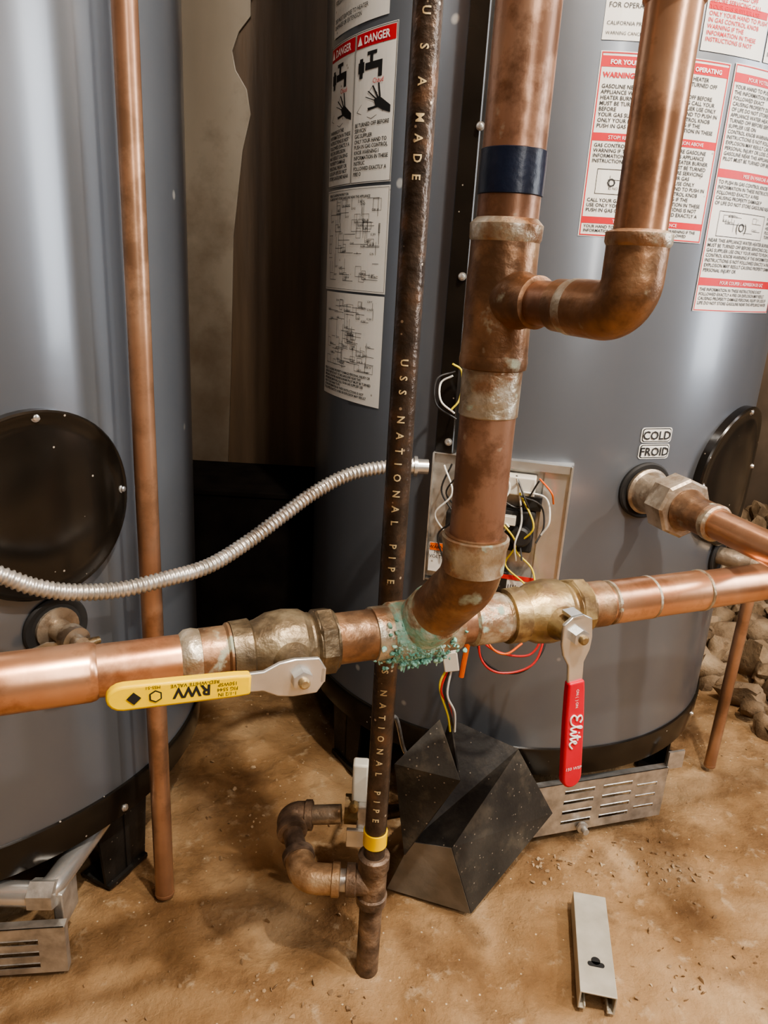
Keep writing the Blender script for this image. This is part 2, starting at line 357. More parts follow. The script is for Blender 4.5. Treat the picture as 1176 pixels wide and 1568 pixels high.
# ------------------------------------------------------------------ water heaters
def curved_disc(name,c,R,th,z,r,thick,mat,n=56):
    rings=[(r,-.002),(r,thick),(r-.002,thick+.002),(r-.006,thick+.0015),(r-.010,thick-.001)]+[(r*k,thick) for k in(.8,.6,.4,.2)]
    v=[];f=[]
    for q,o in rings:
        for i in range(n):
            a=2*math.pi*i/n; v.append(cyl(c,R+o,th+math.degrees(q*math.cos(a)/R),z+q*math.sin(a)))
    v.append(cyl(c,R+thick,th,z)); k=len(rings)
    for j in range(k-1):
        for i in range(n): i2=(i+1)%n; f.append((j*n+i,j*n+i2,(j+1)*n+i2,(j+1)*n+i))
    for i in range(n): f.append(((k-1)*n+i,(k-1)*n+(i+1)%n,k*n))
    return add(name,v,f,mat,sharp=40)
def screw(c,R,th,z,r=.0035):
    a=rad(th); ax=V((math.sin(a),-math.cos(a),0)); o=cyl(c,R,th,z)
    rev('screw',o,ax,[(-.001,r*1.4),(.0008,r*1.4),(.0008,r),(.003,r*.9),(.0036,r*.5)],chrome,seg=12)
def plate_slots(name,p0,p1,z0,z1,mat,slots,lip=.012):
    """vertical sheet plate from p0 to p1 with real horizontal louver openings"""
    p0,p1=V((*p0,0)),V((*p1,0)); u=(p1-p0).normalized(); L=(p1-p0).length; n=V((u.y,-u.x,0)); up=V((0,0,1))
    xs=sorted({0,L}|{a for s in slots for a in s[:2]}); zs=sorted({z0,z1}|{a for s in slots for a in s[2:]})
    A=Acc()
    for i in range(len(xs)-1):
        for j in range(len(zs)-1):
            mx=(xs[i]+xs[i+1])/2; mz=(zs[j]+zs[j+1])/2
            if any(s[0]<mx<s[1] and s[2]<mz<s[3] for s in slots): continue
            q=[p0+u*a+up*b for a,b in((xs[i],zs[j]),(xs[i+1],zs[j]),(xs[i+1],zs[j+1]),(xs[i],zs[j+1]))]
            A.put(q,[(0,1,2,3)])
    for a in(0,L):
        q=[p0+u*a+up*z0,p0+u*a+up*z1,p0+u*a+up*z1-n*lip,p0+u*a+up*z0-n*lip]; A.put(q,[(0,1,2,3)])
    q=[p0+up*z1,p1+up*z1,p1+up*z1-n*lip,p0+up*z1-n*lip]; A.put(q,[(0,1,2,3)])
    for s in slots:
        a,b,c_,d=s; q=[p0+u*a+up*d,p0+u*b+up*d,p0+u*b+up*(c_+.001)-n*.006,p0+u*a+up*(c_+.001)-n*.006]; A.put(q,[(0,1,2,3)])
    o=A.make(name,mat,smooth=False)
    m=o.modifiers.new('s','SOLIDIFY'); m.thickness=.0012
    return o
def heater(c,R,cover_th,ztop=1.72):
    o=V((c[0],c[1],0))
    rev('tank_jacket',o,(0,0,1),[(.155,R-.01),(.157,R),(ztop-.02,R),(ztop-.006,R-.004),(ztop,R-.015),(ztop+.006,R-.06),(ztop+.01,.02)],paint,seg=144)
    rev('base_ring',o,(0,0,1),[(.118,R-.012),(.120,R+.002),(.158,R+.004),(.163,R+.003),(.165,R-.002)],black_gloss,seg=144)
    rev('base_pan',o,(0,0,1),[(.10,R-.03),(.119,R-.008)],black_matte,seg=96)
    rev('burner_skirt',o,(0,0,1),[(.02,R*.62),(.105,R*.62)],black_matte,seg=64)
    rev('top_cap_band',o,(0,0,1),[(ztop-.03,R+.001),(ztop-.03,R+.003),(ztop-.005,R+.003),(ztop-.003,R-.004)],black_gloss,seg=144)
    rev('flue_collar',o,(0,0,1),[(ztop,.10),(ztop+.05,.085),(ztop+.05,.075),(ZC-.001,.075)],steel,seg=48)
    for th in(65,185,-55+0):
        a=rad(th); nrm=V((math.sin(a),-math.cos(a),0)); tg=V((math.cos(a),math.sin(a),0))
        base=o+nrm*(R-.022)
        prism('leg',[(-.035,.0),(.035,.0),(.045,.12),(-.045,.12)],base,tg,(0,0,1),nrm,-.004,.0,black_matte)
        prism('leg_web',[(-.0,.0),(.045,.0),(.06,.12),(-.0,.12)],base,-nrm,(0,0,1),tg,-.002,.002,black_matte)
        box('leg_foot',base-nrm*.02+V((0,0,.003)),(.07,.05,.006),black_matte,tg,nrm,(0,0,1))
    curved_disc('cleanout_cover',c,R,cover_th,.553,.100,.011,black_gloss)
    for k in(0,90,180,270):
        screw(c,R+.0105,cover_th+math.degrees(.093*math.cos(rad(k))/R),.553+.093*math.sin(rad(k)))
RC=(.228,1.26);RR=.352
LC=(-.630,.949);LR=.36
grp('water_heater')
heater(LC,LR,50)
curved_disc('drain_port_gasket',LC,LR,51,.412,.036,.003,rubber)
a=rad(51); ax=V((math.sin(a),-math.cos(a),0)); tg=V((math.cos(a),math.sin(a),0)); p=cyl(LC,LR,51,.412)
rev('drain_spud',p,ax,[(0,.024),(.006,.024),(.006,.012),(.03,.012),(.03,.015),(.045,.015),(.045,.008),(.055,.008)],brass_grey,seg=24)
rev('drain_handle',p+ax*.05+V((0,0,-.004)),tg,[(-.022,.004),(-.008,.006),(.008,.006),(.022,.004)],brass,seg=12)
prism('drain_bracket',[(-.045,-.018),(.035,-.030),(.038,-.022),(-.02,-.004),(-.04,-.006)],p,tg,(0,0,1),ax,.018,.020,steel)
for th,z in((62,.130),(20,.13)): screw(LC,LR+.003,th,z)
plate_slots('burner_access_panel',(-.50,.626),(-.338,.650),.004,.070,steel,[(.02,.065,.012,.020),(.02,.065,.029,.037),(.02,.065,.046,.054),(.085,.135,.012,.020),(.085,.135,.029,.037),(.085,.135,.046,.054)])
tube('burner_manifold',fillet([(-.70,.648,.098),(-.362,.668,.098),(-.345,.80,.098)],.02),.0140,chrome,seg=24)
rev('manifold_nut',(-.368,.668,.098),(1,.07,0),[(-.012,.0175),(.016,.0175)],steel,seg=6)
box('support_bracket',(-.352,.69,.070),(.012,.04,.05),steel,bev=.002)
grp('water_heater.001')
heater(RC,RR,47)
for th,z in((56,.140),(-24,.80),(-24,.60),(-23,.96)): screw(RC,RR+(.003 if z<.2 else .021),th,z)
plate_slots('burner_access_panel',(.195,.883),(.458,.966),.014,.102,steel,
   [(a,a+.05,z,z+.007) for a in(.10,.165) for z in(.028,.046,.064,.082)]+[(.225,.26,z,z+.006) for z in(.034,.054,.074)])
box('panel_tab',(.470,.974,.112),(.028,.004,.03),steel,(.95,.3,0),(-.3,.95,0))
rev('panel_knob',(.325,.921,.022),(.3,-.95,0),[(0,.009),(.004,.009),(.006,.005),(.014,.005)],steel,seg=16)
lb=CylLabel(RC,RR)
lb.patch(-71,-43.7,.908,1.083,paper)
lb.frame(-71,-57.6,.909,1.082,black_ink); lb.frame(-57.4,-43.8,.909,1.082,black_ink)
for a in(-70.6,-57.0):
    lb.patch(a,a+12.8,1.064,1.080,red_ink,off=.0011)
    lb.poly([(a+.5,1.067),(a+2.3,1.067),(a+1.4,1.0775)],white_ink,off=.0016)
    lb.text('DANGER',.0125,a+2.9,1.0675,white_ink,bold=.0003,off=.0016)
    for (x0,x1,q0,q1) in((1,3.2,1.036,1.048),(3.6,8.5,1.038,1.046),(5.2,6.2,1.044,1.056),(4.2,7.4,1.054,1.058),(8.0,9.2,1.028,1.046),(1.5,2.7,1.030,1.052)):
        lb.patch(a+x0,a+x1,q0,q1,black_ink,off=.0012)
    hx,hz=a+8.6,1.000
    lb.poly([(hx-1.6,hz+.003),(hx+.2,hz+.006),(hx+3.6,hz-.006),(hx+3.6,hz-.014),(hx+1.2,hz-.010),(hx-1.0,hz-.004)],black_ink)
    for k,(dx,dz) in enumerate(((-3.2,.006),(-2.9,.011),(-1.9,.015),(-.6,.016))):
        bx,bz=hx-1.3+k*.55,hz+.002+k*.001
        lb.poly([(bx-.28,bz),(bx+.28,bz),(bx+dx+.25,bz+dz),(bx+dx-.2,bz+dz)],black_ink)
    lb.poly([(hx-.8,hz-.004),(hx-.2,hz-.006),(hx-3.4,hz-.008),(hx-3.6,hz-.005)],black_ink)
    lb.text('Chaud',.008,a+6.4,1.0215,red_ink,off=.0015)
    q=[(a+1,.992),(a+6.3,1.018),(a+11.5,.992),(a+6.3,.982),(a+1,.992)]
    for (u0,u1) in zip(q[:-1],q[1:]): lb.poly([u0,u1,(u1[0],u1[1]+.0006),(u0[0],u0[1]+.0006)],black_ink,off=.0011)
    lb.para(a+.5,a+12.6,.980,.913,.0064,black_ink)
lb.patch(-70,-46.5,1.092,1.40,paper)
lb.para(-69,-47,1.39,1.12,.0075,black_ink); lb.text('DO NOT EXPOSE TO HEATER\nDAMAGE OR EXTENSION',.0072,-69,1.108,black_ink)
lb.patch(-70.8,-43.6,.772,.904,paper); lb.frame(-70.4,-43.9,.774,.902,black_ink,t=.0004)
lb.schematic(-69,-46,.785,.890,70); lb.para(-69,-46,.899,.889,.0045,black_ink)
lb.patch(-69.6,-43.7,.622,.769,paper)
lb.schematic(-68,-46,.665,.760,70); lb.para(-68.5,-45,.662,.628,.0048,black_ink)
lb.patch(-4.0,20.6,.852,1.038,paper); lb.frame(-3.8,20.4,.853,1.037,red_ink,t=.0012)
lb.patch(-3.6,20.3,1.023,1.0335,red_ink,off=.0011); lb.text('FOR YOUR SAFETY READ BEFORE OPERATING',.0062,8.3,1.0255,white_ink,align='CENTER',off=.0016,bold=.0002)
lb.text('WARNING:',.007,-3.2,1.013,red_ink,bold=.0003)
lb.para(3,20,1.021,1.006,.0055,black_ink); lb.para(-3.2,8,1.007,.962,.0055,black_ink); lb.para(9,20,1.003,.962,.0055,black_ink)
lb.patch(-3.6,20.3,.951,.959,red_ink,off=.0011); lb.text('STOP! READ THE SAFETY INFORMATION ABOVE',.0052,8.3,.9530,white_ink,align='CENTER',off=.0016)
lb.para(-3.2,8,.949,.925,.0052,black_ink); lb.frame(-2,7,.897,.923,black_ink,t=.0006); lb.schematic(-1.5,6.0,.900,.918,6)
lb.text('O  O',.012,0,.905,black_ink,bold=.0002)
lb.para(-3.2,8,.893,.876,.0052,black_ink); lb.para(9,20,.949,.876,.0055,black_ink)
lb.patch(-3.6,20.3,.866,.873,red_ink,off=.0011); lb.text('TO TURN OFF GAS TO APPLIANCE',.005,8.3,.8675,white_ink,align='CENTER',off=.0016)
lb.para(-3.2,20,.865,.855,.0045,black_ink)
lb.patch(-4.2,13.0,1.048,1.34,paper); 
lb.para(-3.8,12.5,1.33,1.10,.0065,red_ink); lb.text('FOR OPERATION...',.007,-3.7,1.078,black_ink); lb.text('CALIFORNIA PROPOSITION 65 WARNING',.0052,-3.7,1.062,black_ink)
lb.text('WARNING CANCER AND REPRODUCTIVE HARM',.0045,-3.7,1.053,black_ink)
lb.patch(13.6,27.5,1.046,1.34,paper); lb.para(14.2,27,1.33,1.05,.0060,red_ink); lb.patch(14,27,1.085,1.092,red_ink,off=.0011)
lb.patch(28.0,54,1.046,1.34,paper); lb.para(28.6,53,1.33,1.05,.0062,black_ink); lb.patch(28.3,53,1.12,1.128,red_ink,off=.0011)
lb.patch(21.6,48.5,.776,1.040,paper); lb.frame(21.8,48.3,.777,1.039,red_ink,t=.001)
for z,t in((1.022,'POUR VOTRE SECURITE LIRE AVANT DE METTRE'),(.925,'MISE EN MARCHE ARRETEZ! LIRE'),(.806,'POUR COUPER L ADMISSION DE GAZ')):
    lb.patch(22,48.1,z,z+.009,red_ink,off=.0011); lb.text(t,.0056,35,z+.0022,white_ink,align='CENTER',off=.0016)
lb.para(22.4,48,1.020,.936,.0056,black_ink); lb.para(22.4,48,.923,.893,.0056,black_ink)
lb.frame(24,38,.862,.890,black_ink,t=.0006); lb.schematic(25,37,.864,.886,8); lb.text('(O)',.014,29,.869,black_ink)
lb.para(39,48,.890,.862,.0052,black_ink)
lb.para(22.4,48,.860,.818,.0056,black_ink); lb.para(22.4,48,.804,.780,.0052,black_ink)
for z,t in((.6145,'COLD'),(.5935,'FROID')):
    lb.rounded(14.6,22.0,z-.001,z+.0185,.004,paper,.0008); lb.rounded(14.85,21.75,z+.0003,z+.0172,.0035,black_ink,.0011); lb.rounded(15.03,21.57,z+.0013,z+.0162,.003,paper,.0014)
    lb.text(t,.0150,18.3,z+.0034,black_ink,align='CENTER',bold=.0003,off=.0019)
lb.done('sticker')
th=-25; a=rad(th); nr=V((math.sin(a),-math.cos(a),0)); tg=V((math.cos(a),math.sin(a),0)); q=V((RC[0],RC[1],0))+nr*(RR+.008)
prism('raceway',[(-.013,-.014),(-.013,.008),(-.011,.011),(.011,.011),(.013,.008),(.013,-.014)],q+V((0,0,.585)),tg,nr,(0,0,1),0,1.10,black_gloss)
th=-13.4; a=rad(th); nr=V((math.sin(a),-math.cos(a),0)); tg=V((math.cos(a),math.sin(a),0)); P0=V((RC[0],RC[1],0))+nr*(RR+.004); UZ=V((0,0,1))
def PP(x,z,d=0): return P0+tg*x+UZ*z+nr*d
box('compartment_back',PP(0,.497,-.002),(.172,.172,.006),steel,tg,UZ,nr)
box('compartment_right',PP(.072,.497,.004),(.034,.176,.0015),chrome,tg,UZ,nr)
box('compartment_right_lip',PP(.087,.497,.008),(.0015,.176,.009),chrome,tg,UZ,nr)
box('compartment_side_r',PP(.088,.497,-.012),(.0015,.176,.034),chrome,tg,UZ,nr)
box('compartment_side_l',PP(-.086,.497,-.006),(.0015,.176,.040),steel,tg,UZ,nr)
box('compartment_top',PP(0,.584,-.010),(.174,.0015,.036),chrome,tg,UZ,nr)
box('compartment_top_lip',PP(.02,.580,.0085),(.13,.010,.0015),chrome,tg,UZ,nr)
box('compartment_bottom',PP(0,.409,-.010),(.174,.0015,.036),steel,tg,UZ,nr)
box('terminal_block',PP(.026,.557,.014),(.040,.024,.022),plastic_w,tg,UZ,nr,bev=.002)
box('terminal_block_b',PP(-.04,.552,.010),(.03,.02,.02),black_matte,tg,UZ,nr,bev=.002)
box('thermostat_body',PP(.025,.497,.010),(.05,.055,.022),rubber,tg,UZ,nr,bev=.003)
rev('thermostat_dial',PP(.035,.492,.02),nr,[(0,.014),(.008,.013),(.010,.010)],wire_k,seg=28)
box('connector_a',PP(.015,.512,.024),(.024,.012,.010),plastic_w,tg,UZ,nr,bev=.001)
box('igniter_module',PP(-.035,.475,.010),(.055,.075,.022),black_matte,tg,UZ,nr,bev=.003)
box('module_sticker',PP(-.066,.446,.018),(.030,.040,.001),paper,tg,UZ,nr)
box('module_sticker_head',PP(-.066,.461,.0188),(.028,.010,.001),orange,tg,UZ,nr)
flat_text('module_text','WARNING\nHIGH\nVOLTAGE',.0065,PP(-.066,.4585,.0198),tg,UZ,black_ink)
box('gas_sticker',PP(.036,.424,.020),(.046,.024,.001),paper,tg,UZ,nr)
box('gas_sticker_bar',PP(.036,.434,.0208),(.046,.006,.0008),wire_r,tg,UZ,nr)
flat_text('gas_text','|||| ||',.012,PP(.036,.416,.0212),tg,UZ,black_ink)
box('lower_block',PP(.0,.425,.010),(.05,.03,.022),black_matte,tg,UZ,nr,bev=.002)
box('relay',PP(.045,.535,.010),(.022,.020,.018),wire_k,tg,UZ,nr,bev=.002)
k=0
WL=[(wire_y,[(.028,.55),(.050,.51),(.030,.475),(.055,.45),(.062,.415),(.058,.39)]),(wire_y,[(.0,.52),(.03,.485),(.02,.45),(.05,.43),(.06,.40)]),
   (wire_k,[(.03,.548),(.055,.535),(.062,.51),(.055,.49)]),(wire_w,[(.03,.552),(.06,.545),(.068,.52),(.06,.50)]),
   (wire_k,[(-.06,.575),(-.07,.54),(-.05,.51),(-.07,.48),(-.062,.45)]),(wire_w,[(-.07,.572),(-.055,.54),(-.075,.51),(-.06,.48)]),
   (orange,[(.05,.57),(.066,.557),(.07,.54)]),(wire_w,[(.0,.56),(-.02,.54),(.0,.52),(.02,.505)]),(wire_k,[(.05,.57),(.03,.53),(.0,.535),(-.02,.50)]),
   (wire_y,[(-.068,.70),(-.058,.69),(-.056,.66),(-.065,.645)]),(wire_w,[(-.068,.685),(-.082,.675),(-.078,.655),(-.062,.64)]),(wire_k,[(-.066,.69),(-.086,.68),(-.084,.65),(-.06,.632)])]
rnd=random.Random(3)
for i in range(9):
    x,z=rnd.uniform(-.06,.05),.57; pts=[]
    for j in range(5): pts.append((max(-.08,min(.060,x+rnd.uniform(-.018,.018))),z)); z-=rnd.uniform(.018,.036)
    WL.append((rnd.choice([wire_k,wire_k,wire_k,wire_w,wire_w,wire_b,orange]),pts))
for m_,pts in WL:
    pp=[PP(x,z,.028+.008*math.sin(i*2+k)) for i,(x,z) in enumerate(pts)]
    tube('wire_%d'%k,curve_pts(pp,8),.0012,m_,seg=8); k+=1
for j,(m_,pts) in enumerate(((orange,[(.118,.80,.43),(.112,.80,.40),(.108,.80,.36),(.106,.80,.335)]),
    (wire_r,[(.13,.84,.43),(.115,.82,.40),(.14,.80,.375),(.185,.80,.37),(.20,.81,.40),(.19,.83,.43)]),
    (wire_r,[(.14,.86,.42),(.13,.83,.395),(.16,.81,.385),(.185,.83,.42)]),
    (wire_r,[(.12,.80,.43),(.125,.79,.37),(.15,.785,.352),(.19,.79,.365),(.205,.81,.41)]),
    (wire_b,[(.12,.84,.44),(.135,.81,.41),(.165,.80,.40),(.18,.82,.44)]),
    (orange,[(.15,.85,.43),(.16,.83,.41),(.17,.82,.395),(.15,.82,.385)]),
    (wire_k,[(.11,.80,.42),(.13,.79,.365),(.17,.79,.350),(.20,.80,.375),(.21,.83,.42)]),
    (orange,[(.12,.80,.42),(.135,.79,.385),(.155,.79,.375),(.175,.80,.385)]),
    (wire_w,[(.105,.82,.43),(.097,.80,.40),(.092,.79,.375)]),(wire_k,[(.10,.83,.43),(.090,.80,.40),(.088,.79,.375)]),
    (wire_k,[(.090,.79,.35),(.086,.79,.32),(.098,.80,.28),(.104,.81,.255)]),(wire_w,[(.092,.79,.35),(.09,.79,.315),(.102,.80,.285),(.106,.81,.25)]),
    (wire_r,[(.088,.79,.35),(.082,.79,.32),(.096,.80,.29),(.102,.81,.26)]),(wire_y,[(.086,.79,.35),(.08,.79,.325),(.094,.80,.28),(.1,.81,.25)]))):
    tube('harness_wire_%d'%j,curve_pts(pts,8),.0034 if j==0 else .0014,m_,seg=10)
box('harness_plug',(.090,.790,.362),(.018,.010,.026),plastic_w,(1,0,.2),(0,1,0),(-.2,0,1),bev=.0015)
a=rad(17.6); ax=V((math.sin(a),-math.cos(a),0)); p=cyl(RC,RR,17.6,.551)
curved_disc('spud_gasket',RC,RR,17.6,.551,.037,.004,rubber)
rev('spud',p,ax,[(0,.022),(.004,.022),(.004,.029),(.009,.030),(.012,.027),(.02,.0255),(.045,.025),(.045,.0265),(.052,.0265)],brass_grey)
rev('union_nut',p,ax,[(.050,.034),(.052,.037),(.080,.037),(.083,.034)],brass_grey,seg=8,sharp=25)
rev('union_tailpiece',p,ax,[(.080,.024),(.086,.026),(.092,.023),(.100,.021),(.130,.0205)],copper_dark)
rev('union_solder',p,ax,[(.127,.0215),(.135,.0215),(.137,.019)],solder)
tube('cold_branch',fillet([p+ax*.12,p+ax*.36,p+ax*.36+V((.0,0,1.46))],.04),.0172,copper_new)
tube('cold_branch_elbow',fillet([p+ax*.30,p+ax*.36,p+ax*.36+V((0,0,.06))],.035),.0205,copper_dark)
a=rad(49.5); ax=V((math.sin(a),-math.cos(a),0)); p=cyl(RC,RR,49.5,.430)
curved_disc('drain_gasket',RC,RR,49.5,.430,.030,.003,rubber)
e=p+ax*.075
rev('drain_nipple',p,ax,[(0,.013),(.05,.013),(.05,.017),(.09,.017)],brass_grey,seg=24)
rev('drain_bonnet',e,(0,0,1),[(-.02,.014),(.012,.014),(.012,.009),(.024,.009)],brass_grey,seg=8)

grp('burner_hood_cover')
Aa=(.108,.880,.222);B_=(.205,.880,.180);C_=(.110,.762,.112);D_=(.060,.782,.100);E_=(.268,.888,.070);F_=(.145,.768,.002);G_=(.034,.802,.002)
def sheet(name,q,mat,t=.0022):
    o=add(name,q,[tuple(range(len(q)))],mat,smooth=False); m=o.modifiers.new('s','SOLIDIFY'); m.thickness=t; m.offset=0
sheet('hood_top',[D_,C_,B_,Aa],black_matte); sheet('hood_side',[C_,F_,E_,B_],black_dusty)
sheet('hood_front',[D_,G_,F_,C_],dusty_steel)
sheet('hood_flap',[(.030,.745,.245),(.050,.742,.115),(.106,.722,.245),(.083,.785,.283)],black_dusty)
sheet('hood_flap_return',[(.050,.742,.115),(.060,.782,.100),(.108,.880,.222),(.106,.722,.245)],black_matte)
sheet('hood_back',[Aa,B_,E_,(.19,.92,.004),(.10,.90,.004)],black_matte)

# ------------------------------------------------------------------ main water line
O=V((.0366,.608,.494)); p_=V((.923,.385,0)).normalized(); n_=V((.385,-.923,0)).normalized()
def T(t): return O+p_*t
PR=.0206
grp('copper_water_main')
tube('left_pipe',fillet([T(-.80)+V((0,0,1.855)),T(-.80),T(-.172)],.05),PR,copper_new,seg=40)
tube('right_pipe',fillet([T(.184),T(.92),T(.92)+V((0,0,1.855))],.05),PR,copper_new,seg=40)
tube('end_elbow_left',fillet([T(-.80)+V((0,0,.07)),T(-.80),T(-.73)],.045),PR+.003,copper_dark)
tube('end_elbow_right',fillet([T(.92)+V((0,0,.07)),T(.92),T(.85)],.045),PR+.003,copper_dark)
rev('left_coupling',T(-.55),p_,[(0,PR+.0005),(.001,.0232),(.272,.0232),(.276,.0222),(.278,PR)],copper_new,seg=48)
rev('left_solder_blob',T(-.206),p_,[(-.004,PR),(0,.0238),(.006,.0245),(.012,.0232),(.014,PR)],solder)
rev('left_adapter',T(-.196),p_,[(0,PR),(.002,.0235),(.022,.0235),(.024,.0255),(.026,.0255)],copper_dark)
rev('centre_stub_left',T(-.0795),p_,[(0,.0225),(.040,.0225)],copper_dark)
rev('tee_run',T(-.046),p_,[(0,.021),(.001,.0243),(.018,.0243),(.022,.0262),(.066,.0262),(.070,.0243),(.084,.0243),(.086,.021)],solder)
rev('centre_pipe_right',T(.036),p_,[(0,PR),(.055,PR)],copper)
rev('tee_left_crust_band',T(-.030),p_,[(0,.0245),(.003,.0266),(.034,.0268),(.038,.0262)],smear)
rev('solder_sleeve_right',T(.052),p_,[(0,PR),(.002,.0238),(.034,.0238),(.036,.022),(.0395,.022)],solder)
rev('right_stub',T(.1815),p_,[(0,.0232),(.0235,.0232),(.0255,PR)],copper_dark)
for t in(.212,.262,.332): rev('solder_ring',T(t),p_,[(-.003,PR),(-.0015,.0226),(.0015,.0226),(.003,PR)],solder)
rev('right_coupling',T(.212),p_,[(0,PR),(.001,.0224),(.049,.0224),(.05,PR)],copper_new)
rev('right_coupling_b',T(.262),p_,[(0,PR),(.001,.0218),(.069,.0218),(.07,PR)],copper_new)
RX,RY=.072,.540
bend=fillet([(RX,RY,.612),(RX,RY,.574),T(0)],.05,12)
tube('branch_elbow',bend,.0240,copper_dark,seg=40)
rev('elbow_collar',(RX,RY,.582),(0,0,1),[(0,.0243),(.018,.0248),(.024,.0262),(.028,.0262),(.030,PR)],solder,seg=40)
d=(T(0)-V((RX,RY,.574))).normalized(); 
rev('branch_collar',T(0)-d*.046,d,[(0,.0238),(.003,.0255),(.026,.0255),(.041,.024)],smear,seg=40)
A=Acc()
for i in range(520):
    t=random.gauss(-.006,.015); an=random.gauss(-45,38)
    base=T(t); dirv=(n_*math.cos(rad(an))+V((0,0,1))*math.sin(rad(an)))
    rock(A,base+dirv*random.uniform(.0252,.0264),random.uniform(.0010,.0024),2,.6)
for i in range(150):
    t=random.gauss(-.002,.013); rock(A,T(t)+V((0,0,-.025-abs(random.gauss(0,.003))))+n_*random.uniform(.0,.016),random.uniform(.0010,.0020),2,1.1)
for i in range(14):
    t=random.uniform(-.022,.018); L_=random.uniform(.006,.014); b=T(t)+n_*random.uniform(.006,.014)+V((0,0,-.024))
    tube('crust_drip',[b,b+V((0,0,-L_*.6)),b+V((0,0,-L_))],[.0022,.0014,.0005],patina_m,seg=8)
A.make('verdigris_crust',patina_m,sharp=180)
tube('riser_lower',[(RX,RY,.60),(RX,RY,.745)],PR,copper,seg=40)
tube('riser_upper',[(RX,RY,.83),(RX,RY,2.345)],PR+.0004,copper,seg=40)
rev('riser_sleeve',(RX,RY,.704),(0,0,1),[(0,PR),(.001,.0217),(.034,.0217),(.036,.0235)],solder,seg=40)
rev('riser_sleeve_cup',(RX,RY,.738),(0,0,1),[(0,.0217),(.001,.0240),(.006,.0246),(.010,.0242)],copper_dark,seg=40)
rev('riser_tee',(RX,RY,.744),(0,0,1),[(0,.021),(.002,.0240),(.022,.0236),(.030,.0240),(.058,.0240),(.066,.0236),(.080,.0236),(.082,.021)],copper_dark,seg=40)
rev('riser_tee_solder',(RX,RY,.824),(0,0,1),[(0,.0236),(.002,.0246),(.011,.0250),(.015,.021)],solder,seg=40)
bp=V((RX,RY,.787)); be=V((.1325,.440,.785)); bd=(be-bp).normalized()
rev('tee_branch_hub',bp,bd,[(0,.020),(.022,.0195),(.030,.0175),(.034,.0172),(.040,.0172),(.041,.0145)],copper_dark)
rev('branch_nipple',bp,bd,[(.035,.0143),(.10,.0143)],copper)
rev('branch_sleeve',bp,bd,[(.058,.0143),(.060,.0162),(.082,.0165),(.083,.0143)],copper_dark)
rev('branch_sleeve_bead',bp,bd,[(.070,.0165),(.073,.0172),(.083,.0170),(.085,.0143)],solder)
tube('side_elbow',fillet([bp+bd*.078,be,be+V((0,0,.042))],.028,12),.0172,copper_dark,seg=36)
rev('side_solder_ring',be,(0,0,1),[(.036,.0172),(.038,.0184),(.043,.0184),(.045,.0143)],solder)
tube('side_riser',[be+V((0,0,.03)),be+V((0,0,1.555))],.0146,copper_side,seg=36)
rev('side_riser_collar',be,(0,0,1),[(.152,.0146),(.154,.0160),(.2,.0160),(.202,.0146)],copper_side)
rev('navy_tape_wrap',(RX,RY,.853),(0,0,1),[(0,.0212),(.0005,.0220),(.014,.0222),(.0275,.0220),(.028,.0212)],navy,seg=40)

# ------------------------------------------------------------------ ball valves
def valve(tc,bm_):
    c=T(tc)
    rev('valve_body',c,p_,[(-.046,.0225),(-.0455,.0262),(-.030,.0270),(-.028,.0245),(-.024,.0255),(-.014,.0300),(0,.0315),(.014,.0300),(.020,.0262),(.022,.0262),(.024,.0245),(.026,.0270),(.0435,.0262),(.044,.0225)],bm_,seg=40,sharp=25)
    rev('valve_hex_end',c,p_,[(.026,.0275),(.028,.0295),(.040,.0295),(.042,.0275)],bm_,seg=8,sharp=20)
    rev('stem_boss',c,n_,[(.018,.018),(.030,.0165),(.034,.0135),(.046,.0125),(.046,.0095),(.049,.0095)],bm_,seg=28)
    rev('handle_nut',c,n_,[(.0535,.0085),(.0600,.0085),(.0605,.0070)],chrome,seg=6)
    rev('stem_tip',c,n_,[(.058,.0045),(.064,.0045),(.065,.003)],brass,seg=16)
    return c
def handle(c,ua,ub,length,grip0,grip_m,w=.0105,th=.0075,necklen=.06):
    un=n_
    neck=[(-.020,-.006),(-.020,.006),(-.014,.0155),(.006,.0165),(.018,.0145),(.030,.0085),(grip0+.012,.0078),(grip0+.012,-.0078),(.030,-.0085),(.018,-.0145),(.006,-.0165),(-.014,-.0155)]
    prism('handle_plate',neck,c,ua,ub,un,.0495,.0535,chrome,bev=.0012)
    prism('handle_lug',[(-.020,-.006),(-.020,.006),(-.0165,.006),(-.0165,-.006)],c,ua,ub,un,.036,.0535,chrome)
    L=length; g=[]
    g+=[(grip0,-.0085),(grip0+.012,-.0095),(L*.55,-w),(L-.012,-w-.0005)]
    for k in range(1,8):
        a=rad(-90+180*k/8); g.append((L-.012+.012*math.cos(a),(w+.0005)*math.sin(a)))
    g+=[(L-.012,w+.0005),(L*.55,w),(grip0+.012,.0095),(grip0,.0085)]
    prism('handle_grip',g,c,ua,ub,un,.0475,.0475+th+.0015,grip_m,bev=.0022)
UZ=V((0,0,1))
grp('ball_valve')
c=valve(-.124,brass_dark)
ua=(-p_+UZ*.045).normalized(); ub=ua.cross(n_)*-1
handle(c,ua,ub,.144,.040,yellow,w=.0098)
so=c+n_*.0568
tx=ua; ty=-(ub if ub.z>0 else -ub)
flat_text('grip_text_brand','RWV',.0120,so+ua*.084-ty*.0045,tx,ty,black_ink,bold=.0004)
flat_text('grip_text_a','RED-WHITE VALVE',.0042,so+ua*.082-ty*.0080,tx,ty,black_ink)
flat_text('grip_text_b','1-1/2 IN\nFIG 5544\n150WSP',.0042,so+ua*.058+ty*.0035,tx,ty,black_ink)
flat_text('grip_text_c','MSS-51',.0036,so+ua*.112-ty*.0085,tx,ty,black_ink)
